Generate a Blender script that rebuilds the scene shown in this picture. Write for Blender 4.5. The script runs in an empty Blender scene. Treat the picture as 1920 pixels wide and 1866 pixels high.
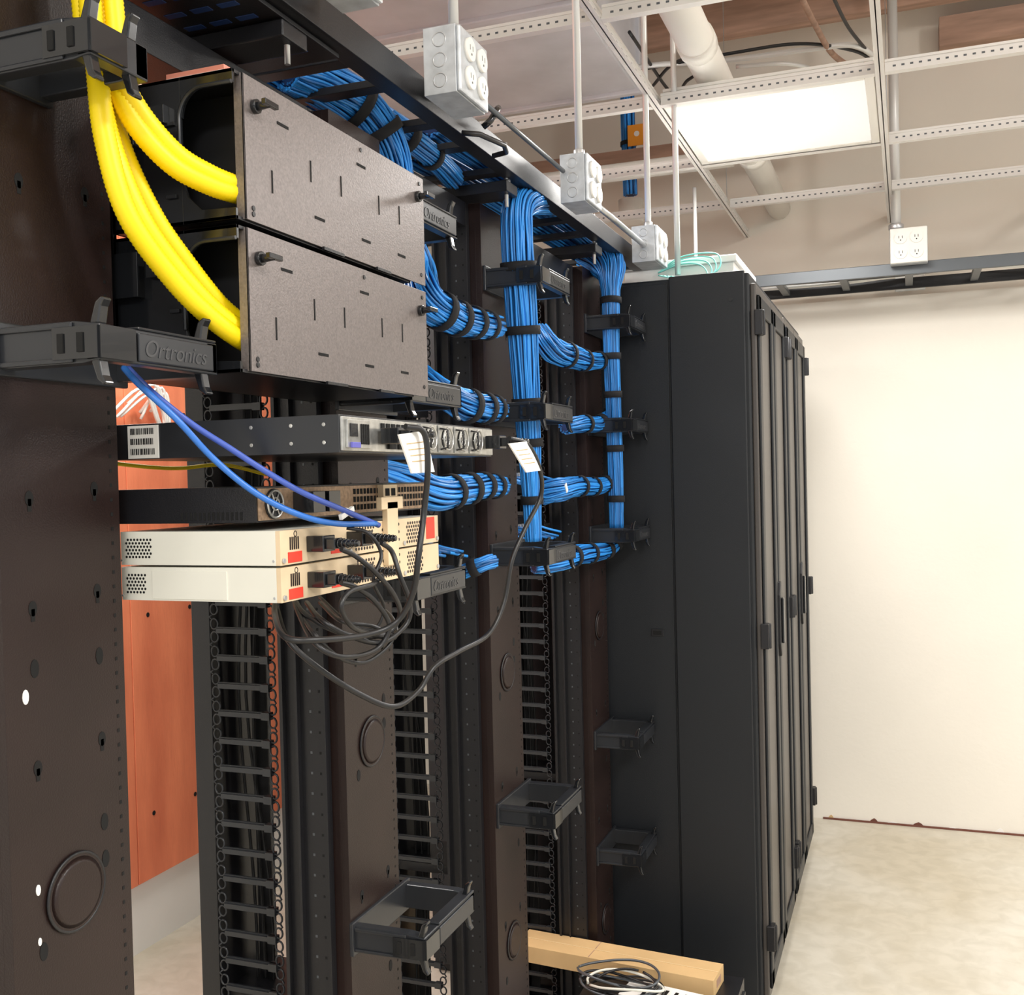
import bpy, math, random
from mathutils import Vector, Matrix
random.seed(7)
sc=bpy.context.scene
COL=sc.collection
# ------------------------------------------------------------------ camera
FPX=1980.0
yaw=math.radians(20.6);pitch=math.radians(-1.07);roll=math.radians(1.4)
EYE=Vector((0,0,1.55))
fw=Vector((-math.sin(yaw)*math.cos(pitch),math.cos(yaw)*math.cos(pitch),math.sin(pitch)))
rt=Vector((math.cos(yaw),math.sin(yaw),0)); up=rt.cross(fw)
RR=Matrix.Rotation(roll,3,fw); rt=RR@rt; up=RR@up
cd=bpy.data.cameras.new('camera'); cam=bpy.data.objects.new('camera',cd); COL.objects.link(cam)
cd.sensor_width=36; cd.lens=FPX/1920*36; cd.clip_start=.02
m=Matrix((rt,up,-fw)).transposed().to_4x4(); m.translation=EYE; cam.matrix_world=m
sc.camera=cam
def S(x,y,X):
    """image pixel cast by camera ray to a world point on the vertical plane x = X"""
    d=fw+rt*((x-960)/FPX)-up*((y-933)/FPX)
    return EYE+d*(X/d.x)

# ------------------------------------------------------------------ materials
def mat(name,col,rough=.5,metal=0.,noise=0.,nscale=20.,bump=0.,bscale=200.,island=0.,emit=None,coat=0.,spec=.5,stretch=None):
    M=bpy.data.materials.new(name); M.use_nodes=True; nt=M.node_tree; b=nt.nodes['Principled BSDF']
    b.inputs['Base Color'].default_value=(*col,1); b.inputs['Roughness'].default_value=rough; b.inputs['Metallic'].default_value=metal
    b.inputs['Coat Weight'].default_value=coat; b.inputs['Specular IOR Level'].default_value=spec
    tc=nt.nodes.new('ShaderNodeTexCoord')
    vec=tc.outputs['Object']
    if stretch:
        mp=nt.nodes.new('ShaderNodeMapping'); mp.inputs['Scale'].default_value=stretch; nt.links.new(vec,mp.inputs[0]); vec=mp.outputs[0]
    if noise>0 or island>0:
        cr=nt.nodes.new('ShaderNodeValToRGB')
        a=max(noise,island)
        cr.color_ramp.elements[0].position=.25 if not island else 0.; cr.color_ramp.elements[1].position=.75 if not island else 1.
        cr.color_ramp.elements[0].color=(*[c*(1-a) for c in col],1); cr.color_ramp.elements[1].color=(*[min(1,c*(1+a)) for c in col],1)
        if island: 
            g=nt.nodes.new('ShaderNodeNewGeometry'); nt.links.new(g.outputs['Random Per Island'],cr.inputs[0])
        else:
            n=nt.nodes.new('ShaderNodeTexNoise'); n.inputs['Scale'].default_value=nscale; n.inputs['Detail'].default_value=6; nt.links.new(vec,n.inputs[0]); nt.links.new(n.outputs[0],cr.inputs[0])
        nt.links.new(cr.outputs[0],b.inputs['Base Color'])
    if bump>0:
        n=nt.nodes.new('ShaderNodeTexNoise'); n.inputs['Scale'].default_value=bscale; nt.links.new(vec,n.inputs[0])
        bp=nt.nodes.new('ShaderNodeBump'); bp.inputs['Strength'].default_value=bump; bp.inputs['Distance'].default_value=.002; nt.links.new(n.outputs[0],bp.inputs['Height']); nt.links.new(bp.outputs[0],b.inputs['Normal'])
    if emit: b.inputs['Emission Color'].default_value=(*emit[0],1); b.inputs['Emission Strength'].default_value=emit[1]
    return M
BLACK=mat('black_satin_paint',(.009,.009,.011),.38,bump=.15,bscale=600)
BLACK2=mat('black_matte_paint',(.006,.006,.007),.6)
GLOSS=mat('black_glossy_plastic',(.010,.011,.013),.2,coat=.3)
GREYBLK=mat('dark_grey_plastic',(.020,.022,.026),.30)
FING=mat('dark_finger_plastic',(.022,.024,.028),.28)
BROWN=mat('brown_black_steel',(.018,.0095,.0082),.36,noise=.25,nscale=6,bump=.2,bscale=500,spec=.35)
PLATE=mat('speckled_taupe_steel',(.19,.165,.158),.38,metal=.4,noise=.20,nscale=300,bump=.15,bscale=400)
CAB=mat('charcoal_powder_coat',(.012,.014,.017),.45,bump=.2,bscale=700,spec=.4)
CABD=mat('charcoal_door_steel',(.075,.066,.060),.36,bump=.2,bscale=700)
HOLE=mat('shadowed_hole',(.002,.002,.002),.9)
YEL=mat('yellow_loom',(.92,.68,.0),.45)
BLUE=mat('blue_cable_jacket',(.026,.225,.72),.34,island=.65)
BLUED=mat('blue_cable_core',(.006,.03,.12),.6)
BLUEL=mat('single_blue_cable',(.03,.16,.55),.35)
CORD=mat('black_rubber_cord',(.010,.010,.011),.4)
VELCRO=mat('black_hook_strap',(.006,.006,.008),.85)
BEIGE=mat('beige_plastic',(.74,.58,.38),.5,noise=.06,nscale=30)
GREYW=mat('light_grey_steel',(.78,.77,.68),.45,noise=.04,nscale=8)
RED=mat('red_sticker',(.90,.05,.025),.5)
STEEL=mat('galvanised_steel',(.55,.56,.57),.35,metal=.75,noise=.12,nscale=30)
CHROME=mat('nickel_mesh',(.5,.5,.48),.3,metal=.8,noise=.3,nscale=90)
CONDU=mat('grey_conduit',(.72,.72,.70),.38,metal=.3)
BOXG=mat('galvanised_box',(.58,.61,.64),.4,metal=.35,noise=.2,nscale=40)
WHITEP=mat('white_receptacle_plastic',(.85,.83,.78),.4)
PAPER=mat('white_paper',(.85,.84,.80),.7)
CARD=mat('cardboard',(.62,.42,.20),.75,noise=.08,nscale=12)
TAPE=mat('packing_tape',(.70,.52,.28),.3)
TEAL=mat('teal_fibre_cable',(.22,.70,.62),.4)
ORANGE=mat('orange_tag',(.9,.35,.03),.5)
SALMON=mat('salmon_label',(.75,.28,.20),.5)
TBAR=mat('white_tee_bar',(.76,.74,.71),.4,metal=.1)
GREYPIPE=mat('cream_pipe',(.86,.83,.77),.5)
DUCT=mat('galvanised_duct',(.58,.58,.61),.45,metal=.2,noise=.15,nscale=5)
WOOD=mat('brown_joist',(.40,.25,.18),.7,noise=.3,nscale=4,stretch=(1,8,8))
VIOLET=mat('violet_latch',(.12,.12,.45),.4)
WALLM=mat('cream_painted_wall',(.83,.785,.70),.75,noise=.05,nscale=1.5,bump=.25,bscale=50)
WALLU=mat('tan_unpainted_wall',(.78,.72,.63),.8,noise=.06,nscale=1.2)
WHITEW=mat('white_wall',(.86,.84,.80),.7,noise=.04,nscale=3)
CEILM=mat('tan_deck',(.76,.70,.63),.85,noise=.12,nscale=2)
REDW=mat('red_stained_plywood',(.97,.245,.12),.5,noise=.26,nscale=2.4,bump=.3,bscale=30,stretch=(1,4.5,.9))
GR=mat('grey_black_rail',(.10,.11,.12),.35,metal=.3)
CRACK=mat('red_brown_base',(.16,.06,.04),.9)  # dark red-brown for the thin wall base line and some chips
EMB=mat('embossed_grey_lettering',(.045,.046,.05),.32)
TAN=mat('tan_perforated_metal',(.36,.24,.15),.45,metal=.3,noise=.35,nscale=220)
FLOORM=mat('worn_concrete',(.62,.56,.45),.42,bump=.1,bscale=40)
nt=FLOORM.node_tree; bs=nt.nodes['Principled BSDF']; tc=nt.nodes.new('ShaderNodeTexCoord')
n1=nt.nodes.new('ShaderNodeTexNoise'); n1.inputs['Scale'].default_value=1.3; n1.inputs['Detail'].default_value=8; n1.inputs['Distortion'].default_value=1.5
n2=nt.nodes.new('ShaderNodeTexNoise'); n2.inputs['Scale'].default_value=16; n2.inputs['Detail'].default_value=10; n2.inputs['Distortion'].default_value=.6
c1=nt.nodes.new('ShaderNodeValToRGB'); c1.color_ramp.elements[0].position=.3; c1.color_ramp.elements[1].position=.7
c1.color_ramp.elements[0].color=(.56,.50,.39,1); c1.color_ramp.elements[1].color=(.69,.655,.575,1)
c2=nt.nodes.new('ShaderNodeValToRGB'); c2.color_ramp.elements[0].position=.35; c2.color_ramp.elements[1].position=.62
c2.color_ramp.elements[0].color=(.80,.79,.76,1); c2.color_ramp.elements[1].color=(1,1,1,1)
mx=nt.nodes.new('ShaderNodeMix'); mx.data_type='RGBA'; mx.blend_type='MULTIPLY'; mx.inputs[0].default_value=.6
for n in(n1,n2): nt.links.new(tc.outputs['Object'],n.inputs[0])
nt.links.new(n1.outputs[0],c1.inputs[0]); nt.links.new(n2.outputs[0],c2.inputs[0]); nt.links.new(c1.outputs[0],mx.inputs[6]); nt.links.new(c2.outputs[0],mx.inputs[7]); nt.links.new(mx.outputs[2],bs.inputs['Base Color'])
LENS=mat('lit_diffuser',(.8,.8,.8),.5,emit=((1,.985,.96),1.))
nt=LENS.node_tree; bs=nt.nodes['Principled BSDF']; tc=nt.nodes.new('ShaderNodeTexCoord')
vm=nt.nodes.new('ShaderNodeVectorMath'); vm.operation='DISTANCE'; vm.inputs[1].default_value=(.5,.5,.5); nt.links.new(tc.outputs['Generated'],vm.inputs[0])
mr=nt.nodes.new('ShaderNodeMapRange'); mr.interpolation_type='SMOOTHSTEP'; mr.inputs[1].default_value=.15; mr.inputs[2].default_value=.56; mr.inputs[3].default_value=3.; mr.inputs[4].default_value=.34
nt.links.new(vm.outputs['Value'],mr.inputs[0]); nt.links.new(mr.outputs[0],bs.inputs['Emission Strength'])

# ------------------------------------------------------------------ mesh builder
class MB:
    def __init__(s): s.v=[];s.f=[];s.mi=[];s.mats=[];s.sm=[]
    def _m(s,M):
        if M not in s.mats: s.mats.append(M)
        return s.mats.index(M)
    def add(s,vs,fs,M,smooth=False):
        o=len(s.v); s.v+=[tuple(v) for v in vs]; k=s._m(M)
        for f in fs: s.f.append([i+o for i in f]); s.mi.append(k); s.sm.append(smooth)
    def box(s,x0,x1,y0,y1,z0,z1,M,c=0.0):
        if x0>x1:x0,x1=x1,x0
        if y0>y1:y0,y1=y1,y0
        if z0>z1:z0,z1=z1,z0
        s.add([(x,y,z) for x in(x0,x1) for y in(y0,y1) for z in(z0,z1)],[(0,1,3,2),(4,6,7,5),(0,4,5,1),(2,3,7,6),(0,2,6,4),(1,5,7,3)],M)
    def obox(s,c,sz,rot,M):
        c=Vector(c); vs=[]
        for x in(-.5,.5):
            for y in(-.5,.5):
                for z in(-.5,.5): vs.append(c+rot@Vector((x*sz[0],y*sz[1],z*sz[2])))
        s.add(vs,[(0,1,3,2),(4,6,7,5),(0,4,5,1),(2,3,7,6),(0,2,6,4),(1,5,7,3)],M)
    def prism(s,poly,axis,a,b,M):
        n=len(poly); vs=[]
        for t in(a,b):
            for (p,q) in poly:
                vs.append((t,p,q) if axis=='X' else (p,t,q) if axis=='Y' else (p,q,t))
        fs=[list(range(n))[::-1],list(range(n,2*n))]+[(i,(i+1)%n,n+(i+1)%n,n+i) for i in range(n)]
        s.add(vs,fs,M)
    def cyl(s,p0,p1,r,M,n=12,r1=None):
        s.tube([p0,p1],[r,r if r1 is None else r1],M,n,flat=True)
    def tube(s,pts,r,M,n=8,closed=False,flat=False):
        pts=[Vector(p) for p in pts]; N=len(pts)
        rs=r if isinstance(r,(list,tuple)) else [r]*N
        vs=[];prev=None
        for i,p in enumerate(pts):
            if closed: t=(pts[(i+1)%N]-pts[i-1])
            else: t=pts[min(i+1,N-1)]-pts[max(i-1,0)]
            if t.length<1e-9:t=Vector((0,0,1))
            t.normalize()
            if prev is None:
                a=Vector((0,0,1)) if abs(t.z)<.9 else Vector((1,0,0)); u=t.cross(a).normalized()
            else:
                u=prev-t*prev.dot(t); u.normalize()
            prev=u; w=t.cross(u)
            for k in range(n):
                an=2*math.pi*k/n; vs.append(p+(u*math.cos(an)+w*math.sin(an))*rs[i])
        fs=[]
        for i in range(N if closed else N-1):
            j=(i+1)%N
            for k in range(n): fs.append((i*n+k,i*n+(k+1)%n,j*n+(k+1)%n,j*n+k))
        s.add(vs,fs,M,True)
        if not closed:
            o=len(s.v)-len(vs); s.f.append([o+k for k in range(n)][::-1]); s.mi.append(s._m(M)); s.sm.append(False)
            s.f.append([o+(N-1)*n+k for k in range(n)]); s.mi.append(s._m(M)); s.sm.append(False)
    def ring(s,c,ax,R,r,M,n=20,m=6,sq=(1,1)):
        c=Vector(c); ax=Vector(ax).normalized(); a=Vector((0,0,1)) if abs(ax.z)<.9 else Vector((1,0,0)); u=ax.cross(a).normalized(); w=ax.cross(u)
        s.tube([c+u*math.cos(2*math.pi*k/n)*R*sq[0]+w*math.sin(2*math.pi*k/n)*R*sq[1] for k in range(n)],r,M,m,closed=True)
    def obj(s,name,parent=None,bevel=0,origin=None,**props):
        me=bpy.data.meshes.new(name)
        o3=Vector(origin) if origin is not None else Vector((0,0,0))
        me.from_pydata([tuple(Vector(v)-o3) for v in s.v],[],s.f)
        for M in s.mats: me.materials.append(M)
        me.polygons.foreach_set('material_index',s.mi); me.polygons.foreach_set('use_smooth',s.sm); me.update()
        ob=bpy.data.objects.new(name,me); COL.objects.link(ob); ob.location=o3
        if parent is not None:
            ob.parent=parent; ob.location=o3-Vector(parent.get('_w',(0,0,0)))
        if bevel>0:
            b=ob.modifiers.new('bevel','BEVEL'); b.width=bevel; b.segments=2; b.limit_method='ANGLE'; b.angle_limit=.8
        for k,v in props.items(): ob[k]=v
        return ob
def empty(name,loc,label,category,group=None):
    e=bpy.data.objects.new(name,None); COL.objects.link(e); e.location=loc; e.empty_display_size=.05
    e['_w']=tuple(loc); e['label']=label; e['category']=category
    if group: e['group']=group
    return e
def catmull(P,n=10):
    P=[Vector(p) for p in P]
    Q=[P[0]*2-P[1]]+P+[P[-1]*2-P[-2]]; out=[]
    for i in range(1,len(Q)-2):
        for k in range(n):
            t=k/n; a,b,c,d=Q[i-1],Q[i],Q[i+1],Q[i+2]
            out.append(.5*((2*b)+(c-a)*t+(2*a-5*b+4*c-d)*t*t+(3*b-a-3*c+d)*t**3))
    out.append(P[-1]); return out
def frames(path):
    fr=[];prev=None
    for i,p in enumerate(path):
        t=(path[min(i+1,len(path)-1)]-path[max(i-1,0)]).normalized()
        if prev is None:
            a=Vector((0,0,1)) if abs(t.z)<.9 else Vector((1,0,0)); u=t.cross(a).normalized()
        else:
            u=(prev-t*prev.dot(t)).normalized()
        prev=u; fr.append((u,t.cross(u),t))
    return fr
def bundle(name,P,R,N,r,label,straps=(),n=8,wav=.35,mats=(BLUE,BLUED),flat=1.0):
    """bundle of combed cable strands along P; R radius or list per control point"""
    path=catmull(P,n); L=len(path)
    if not isinstance(R,(list,tuple)): R=[R]*len(P)
    def Rat(i):
        q=i/n; k=min(int(q),len(R)-2); return R[k]+(R[k+1]-R[k])*(q-k)
    fr=frames(path)
    mb=MB()
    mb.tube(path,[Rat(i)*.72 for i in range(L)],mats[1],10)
    for s in range(N):
        rad=.84+.16*random.random() if s>N*.25 else .66
        an=2*math.pi*(s*.618034)%(2*math.pi); tw=random.uniform(-.5,.5)*wav; ph=random.uniform(0,6.28); am=random.uniform(.02,.14)*wav
        pts=[]
        for i in range(L):
            u,w,t=fr[i]; a=an+tw*i/L*2+am*math.sin(i*.35+ph); RA=Rat(i)*rad*(1+.05*wav*math.sin(i*.6+ph))-r*.3
            pts.append(path[i]+(u*math.cos(a)+w*math.sin(a)*flat)*RA)
        mb.tube(pts,r,mats[0],5)
    ob=mb.obj(name,label=label,category='cable bundle'); ob['_w']=(0,0,0); ob['kind']='stuff'
    for q in straps:
        i=int(q*(L-1)); sb=MB(); u,w,t=fr[i]; R0=Rat(i)+r*.9
        pr=[(-.009,0),(-.009,.0025),(.009,.0025),(.009,0)]
        K=20; vs=[];fs=[]
        for k in range(K):
            a=2*math.pi*k/K
            for (h,e) in pr: vs.append(path[i]+t*h+(u*math.cos(a)+w*math.sin(a)*flat)*(R0+e))
        for k in range(K):
            for j in range(4): fs.append((k*4+j,k*4+(j+1)%4,((k+1)%K)*4+(j+1)%4,((k+1)%K)*4+j))
        sb.add(vs,fs,VELCRO,True)
        sb.obj('strap',ob)
    return ob
def cable(name,P,r,M,label,category='cable',n=10,group=None,sides=8,ridged=False):
    path=catmull(P,n)
    if ridged:
        fine=[]
        tot=sum((path[i+1]-path[i]).length for i in range(len(path)-1)); step=.0022; K=int(tot/step)
        cum=[0]
        for i in range(len(path)-1): cum.append(cum[-1]+(path[i+1]-path[i]).length)
        j=0
        for k in range(K+1):
            d=tot*k/K
            while j<len(cum)-2 and cum[j+1]<d:j+=1
            t=(d-cum[j])/max(1e-9,cum[j+1]-cum[j]); fine.append(path[j].lerp(path[j+1],min(1,t)))
        path=fine; rr=[r*(1.0 if k%2 else .93) for k in range(len(path))]
    else: rr=r
    mb=MB(); mb.tube(path,rr,M,sides)
    ob=mb.obj(name,label=label,category=category); ob['_w']=(0,0,0)
    if group: ob['group']=group
    return ob
def struct(name,fn):
    mb=MB(); fn(mb); o=mb.obj(name); o['kind']='structure'; return o
_tc=bpy.data.curves.new('lettering','FONT'); _tc.body='Ortronics'; _tc.size=.024; _tc.extrude=.0005; _tc.shear=.3; _tc.align_y='CENTER'
_to=bpy.data.objects.new('lettering',_tc); COL.objects.link(_to); bpy.context.view_layer.update()
LETTER=bpy.data.meshes.new_from_object(_to.evaluated_get(bpy.context.evaluated_depsgraph_get())); LETTER.materials.clear(); LETTER.materials.append(EMB)
bpy.data.objects.remove(_to)
LETROT=Matrix(((0,0,1),(1,0,0),(0,1,0))).to_4x4()

# ------------------------------------------------------------------ room shell
struct('floor',lambda b:b.box(-2.5,4.2,-3.0,5.0,-.1,0,FLOORM))
struct('wall_back',lambda b:(b.box(-2.5,4.2,4.85,4.99,0,2.29,WALLM),b.box(-2.5,4.2,4.92,5.0,2.29,3.7,WALLU)))
struct('wall_left',lambda b:b.box(-2.52,-2.42,-3.0,4.85,0,3.7,WHITEW))
struct('ceiling',lambda b:b.box(-2.5,4.2,-3.0,5.0,3.6,3.7,CEILM))
def basefn(b):
    b.box(-.38,4.2,4.842,4.8505,0,.007,CRACK)
    rs=random.Random(3)
    x=-.36
    while x<1.0:
        w=rs.uniform(.015,.06); hh=rs.uniform(.008,.03)
        P=[(x,.004),(x+w,.004),(x+w*.8,hh*.7),(x+w*.55,hh),(x+w*.2,hh*.6)]
        b.prism(P,'Y',4.8485,4.8502,rs.choice((WHITEW,WHITEW,CARD,WHITEW,CRACK)))
        x+=w+rs.uniform(.03,.16)
struct('baseboard_back',basefn)
b=MB()
b.box(-2.417,-2.40,1.6,2.795,.235,2.45,REDW); b.box(-2.417,-2.40,2.80,4.02,.235,2.45,REDW)
for y in(1.7,2.3,2.72,2.88,3.1,3.5):
    for z in(.45,1.12,1.8): b.cyl((-2.4,y,z),(-2.398,y,z),.008,HOLE)
b.obj('plywood_backboard',bevel=.002,label='red-stained plywood backboard fixed to the white wall',category='backboard')
for k in range(7):
    P=[(-2.37,2.70+.03*k+random.uniform(-.02,.02),1.80+random.uniform(-.03,.05)),(-2.33,2.80+.02*k,1.86+random.uniform(-.03,.03)),(-2.35,2.90+.01*k,1.79+random.uniform(-.03,.03)),(-2.37,2.96,1.74+random.uniform(-.02,.03))]
    cable('white_cable',P,.005,PAPER,'white cable loop hanging on the red backboard',group='white cables on backboard',n=6)

for k,(y) in enumerate((2.0,2.7,3.35,4.0,4.6)):
    b=MB(); b.box(-2.41,4.0,y,y+.06,3.42,3.6,WOOD); o=b.obj('ceiling_joist',label='brown timber joist under the roof deck',category='joist',group='roof joists')
b=MB(); b.box(-2.41,-.9,2.2,3.8,2.95,3.25,DUCT)
for y in(2.2,3.0,3.78): b.box(-2.41,-.885,y,y+.03,2.935,3.262,DUCT)
b.obj('air_duct',bevel=.004,label='grey galvanised rectangular air duct above the ceiling grid',category='duct')
b=MB(); b.tube([(-.527,2.0,2.735),(-.527,4.915,2.735)],.05,GREYPIPE,20)
for y in(2.9,4.0): b.tube([(-.527,y,2.735),(-.527,y+.06,2.735)],.055,GREYPIPE,20)
b.obj('drain_pipe',label='cream round pipe running above the ceiling grid',category='pipe')
b=MB(); b.tube([(-2.4,4.2,2.78),(-.62,4.2,2.78)],.035,GREYPIPE,14); b.obj('drain_pipe',label='thin cream pipe running across above the racks',category='pipe')
b=MB(); b.tube([(-2.4,4.66,2.95),(-.3,4.66,2.95)],.022,GREYPIPE,14); b.obj('drain_pipe',label='narrow cream pipe near the tan upper wall',category='pipe')
b=MB(); b.box(-2.4,-.75,4.4,4.5,2.86,2.93,WOOD); b.obj('timber_beam',label='brown timber beam crossing above the ceiling grid',category='beam')
def Z2(x,y,z):  # follows the camera ray of an image pixel to height z
    d=fw+rt*((x-960)/FPX)-up*((y-933)/FPX); return EYE+d*((z-EYE.z)/d.z)
for pts,mm,rr in (([(1100,150),(1200,125),(1370,112),(1520,92),(1600,85),(1640,105)],CONDU,.010),([(1150,140),(1370,100),(1500,82),(1600,95),(1642,118)],CORD,.006),([(1500,-10),(1530,50),(1560,100),(1600,130)],WOOD,.010),([(1560,-10),(1590,50),(1625,95)],CORD,.006),([(1225,160),(1262,120),(1330,95)],CORD,.006),([(1180,60),(1260,175),(1290,150),(1340,120)],CORD,.006),([(1380,125),(1480,120),(1560,140),(1640,150)],CONDU,.008)):
    cable('flexible_conduit',[Z2(x,y,3.0) for x,y in pts],rr,mm,'thin flexible conduit draped above the ceiling grid','conduit')
b=MB(); b.box(.15,.75,4.78,4.91,3.30,3.42,WOOD); b.obj('timber_beam',label='short brown timber block high on the tan wall',category='beam')
Zg=2.62
def tee(name,axis,p,a,c):
    b=MB(); w=.012
    if axis=='Y':
        b.box(p-w,p+w,a,c,Zg,Zg+.002,TBAR); b.box(p-.0015,p+.0015,a,c,Zg,Zg+.038,TBAR); b.box(p-.004,p+.004,a,c,Zg+.03,Zg+.038,TBAR)
        t=a+.05
        while t<c-.03:
            b.box(p-.0019,p+.0019,t,t+.012,Zg+.014,Zg+.020,GR); t+=.05
    else:
        b.box(a,c,p-w,p+w,Zg-.001,Zg+.001,TBAR); b.box(a,c,p-.0015,p+.0015,Zg,Zg+.036,TBAR); b.box(a,c,p-.004,p+.004,Zg+.029,Zg+.036,TBAR)
        t=a+.02
        while t<c-.015:
            b.box(t,t+.008,p-.0019,p+.0019,Zg+.014,Zg+.019,GR); t+=.022
    b.obj(name,label='white perforated ceiling tee bar of an open ceiling grid',category='ceiling grid bar',group='ceiling grid bars')
gx=[-1.29,-.67,-.055,.56,1.17,1.78]; gy=[1.82,2.43,3.06,3.72,4.34]
for x in gx: tee('grid_runner','Y',x,1.2,4.92)
for y in gy:
    for i in range(len(gx)-1): tee('grid_cross_tee','X',y,gx[i]+.013,gx[i+1]-.013)
for x,y in((-.67,2.43),(-.055,3.06),(.56,2.43),(-.67,4.34),(-.055,4.34),(-1.29,3.06)):
    b=MB(); b.tube([(x,y,Zg+.036),(x,y,3.6)],.0015,STEEL,5); b.obj('hanger_wire',label='thin steel hanger wire holding the ceiling grid',category='wire',group='hanger wires')
def troffer(x0,x1,y0,y1,pw):
    e=empty('ceiling_light',((x0+x1)/2,(y0+y1)/2,Zg),'white square recessed ceiling light with glowing diffuser, set in the grid','ceiling light')
    b=MB(); f=.026
    b.box(x0,x1,y0,y1,Zg+.045,Zg+.055,WHITEP)
    b.box(x0,x0+f,y0,y1,Zg+.003,Zg+.045,WHITEP);b.box(x1-f,x1,y0,y1,Zg+.003,Zg+.045,WHITEP)
    b.box(x0+f,x1-f,y0,y0+f,Zg+.003,Zg+.045,WHITEP);b.box(x0+f,x1-f,y1-f,y1,Zg+.003,Zg+.045,WHITEP)
    b.obj('light_housing',e,bevel=.002)
    b=MB(); b.box(x0+f,x1-f,y0+f,y1-f,Zg+.006,Zg+.012,LENS); b.obj('diffuser',e)
    l=bpy.data.lights.new('troffer_lamp','AREA'); l.shape='RECTANGLE'; l.size=x1-x0-.08; l.size_y=y1-y0-.08; l.energy=pw; l.color=(1,.98,.945)
    lo=bpy.data.objects.new('troffer_lamp',l); COL.objects.link(lo); lo.location=((x0+x1)/2,(y0+y1)/2,Zg-.005)
troffer(-.655,-.07,3.075,3.705,29)
troffer(.575,1.155,.6,1.2,38)
troffer(1.2,1.78,3.07,3.7,38)
troffer(-.04,.55,-1.2,-.6,44)
troffer(-2.1,-1.5,1.85,2.42,30)
for (x,y,z,p) in((1.5,2.3,3.2,42),(-.2,-.4,3.2,20)):  # fill lights added above the grid, without fixtures, to brighten the ceiling void
    l=bpy.data.lights.new('void_fill_light','POINT'); l.shadow_soft_size=.12; l.energy=p; l.color=(1,.97,.92)
    lo=bpy.data.objects.new('void_fill_light',l); COL.objects.link(lo); lo.location=(x,y,z)

# ------------------------------------------------------------------ cable managers & racks
MY=[(.777,.943),(1.425,1.592),(2.035,2.215),(2.765,2.935)]
XC=-.82; HT=2.12
def finger_master():
    b=MB(); x0,x1=-1.045,-.952
    b.box(x0,x1,-.005,.005,-.0038,.0038,FING)
    b.box(x0,x1,-.0015,.0015,.0038,.0060,FING)
    b.box(x1-.012,x1+.003,-.006,.006,-.006,.006,FING)
    for (cx,s) in((x0-.006,-1),(x1+.006,1)):
        b.ring((cx,0,.0105),(0,1,0),.0085,.0016,FING,14,6,(.8,1)); b.ring((cx,0,-.0105),(0,1,0),.0085,.0016,FING,14,6,(.8,1))
        b.tube([(cx+s*.003,0,.017),(cx+s*.008,-.002,.0215),(cx+s*.003,0,.026)],.0016,FING,5)
    return b
def bracket(e,y0,y1,z,xo=-.695,letters=True):
    b=MB(); th=.018; h0,h1=z-.019,z+.021
    for (a,c) in((y0,y0+th),(y1-th,y1)):
        b.prism([(XC,h0),(xo-.02,h0),(xo,h0+.003),(xo,h1-.004),(xo-.03,h1),(XC,h1)],'Y',a,c,GREYBLK)
    b.box(XC-.001,XC+.006,y0-.006,y1,h0-.006,h1+.006,GREYBLK)
    b.box(xo-.016,xo,y0,y1,h0+.002,h1-.004,GREYBLK)
    if y1-y0>.12: b.box(xo,xo+.003,y0+.05,y1-.010,h0+.005,h1-.007,GREYBLK); b.box(xo-.020,xo+.001,y0+.052,y1-.002,h1-.004,h1-.001,GREYBLK)
    b.box(XC+.005,xo-.03,y0-.003,y0,h1-.007,h1-.001,GREYBLK); b.box(XC+.005,xo-.03,y0-.003,y0,h0+.001,h0+.006,GREYBLK)
    for yy in(y0+.007,y1-.02):
        for sg in(1,-1):
            zz=h1 if sg>0 else h0
            b.prism([(xo-.012,zz-sg*.004),(xo-.002,zz-sg*.004),(xo+.001,zz+sg*.012),(xo+.005,zz+sg*.019),(xo+.002,zz+sg*.021),(xo-.005,zz+sg*.016)],'Y',yy-.006,yy+.006,GLOSS)
    o=b.obj('cable_bracket',e,bevel=.0015)
    lb=MB(); lb.box(xo-.052,xo+.001,y0-.004,y0+.002,h0+.004,h1-.006,GLOSS); lb.box(xo-.045,xo-.038,y0-.0055,y0,h0+.01,h1-.012,HOLE); lb.box(xo-.022,xo-.015,y0-.0055,y0,h0+.01,h1-.012,HOLE)
    lb.box(xo-.001,xo+.004,y0-.002,y0+.045,h0+.004,h1-.006,GLOSS)
    q=lb.obj('latch'); q.parent=o
    if letters:
        t=bpy.data.objects.new('embossed_lettering',LETTER); COL.objects.link(t); t.parent=o
        t.matrix_local=Matrix.Translation((xo+.0032,y0+.056,z-.001))@LETROT
    return o
ZL=[1.965,1.685,1.385,.840,.52]
MLAB=['tall cable manager with brown-black steel cover carrying yellow looms','tall brown-black cable manager with finger guides beside the equipment','tall brown-black cable manager carrying the thick blue bundle','tall brown-black cable manager next to the charcoal cabinet']
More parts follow.
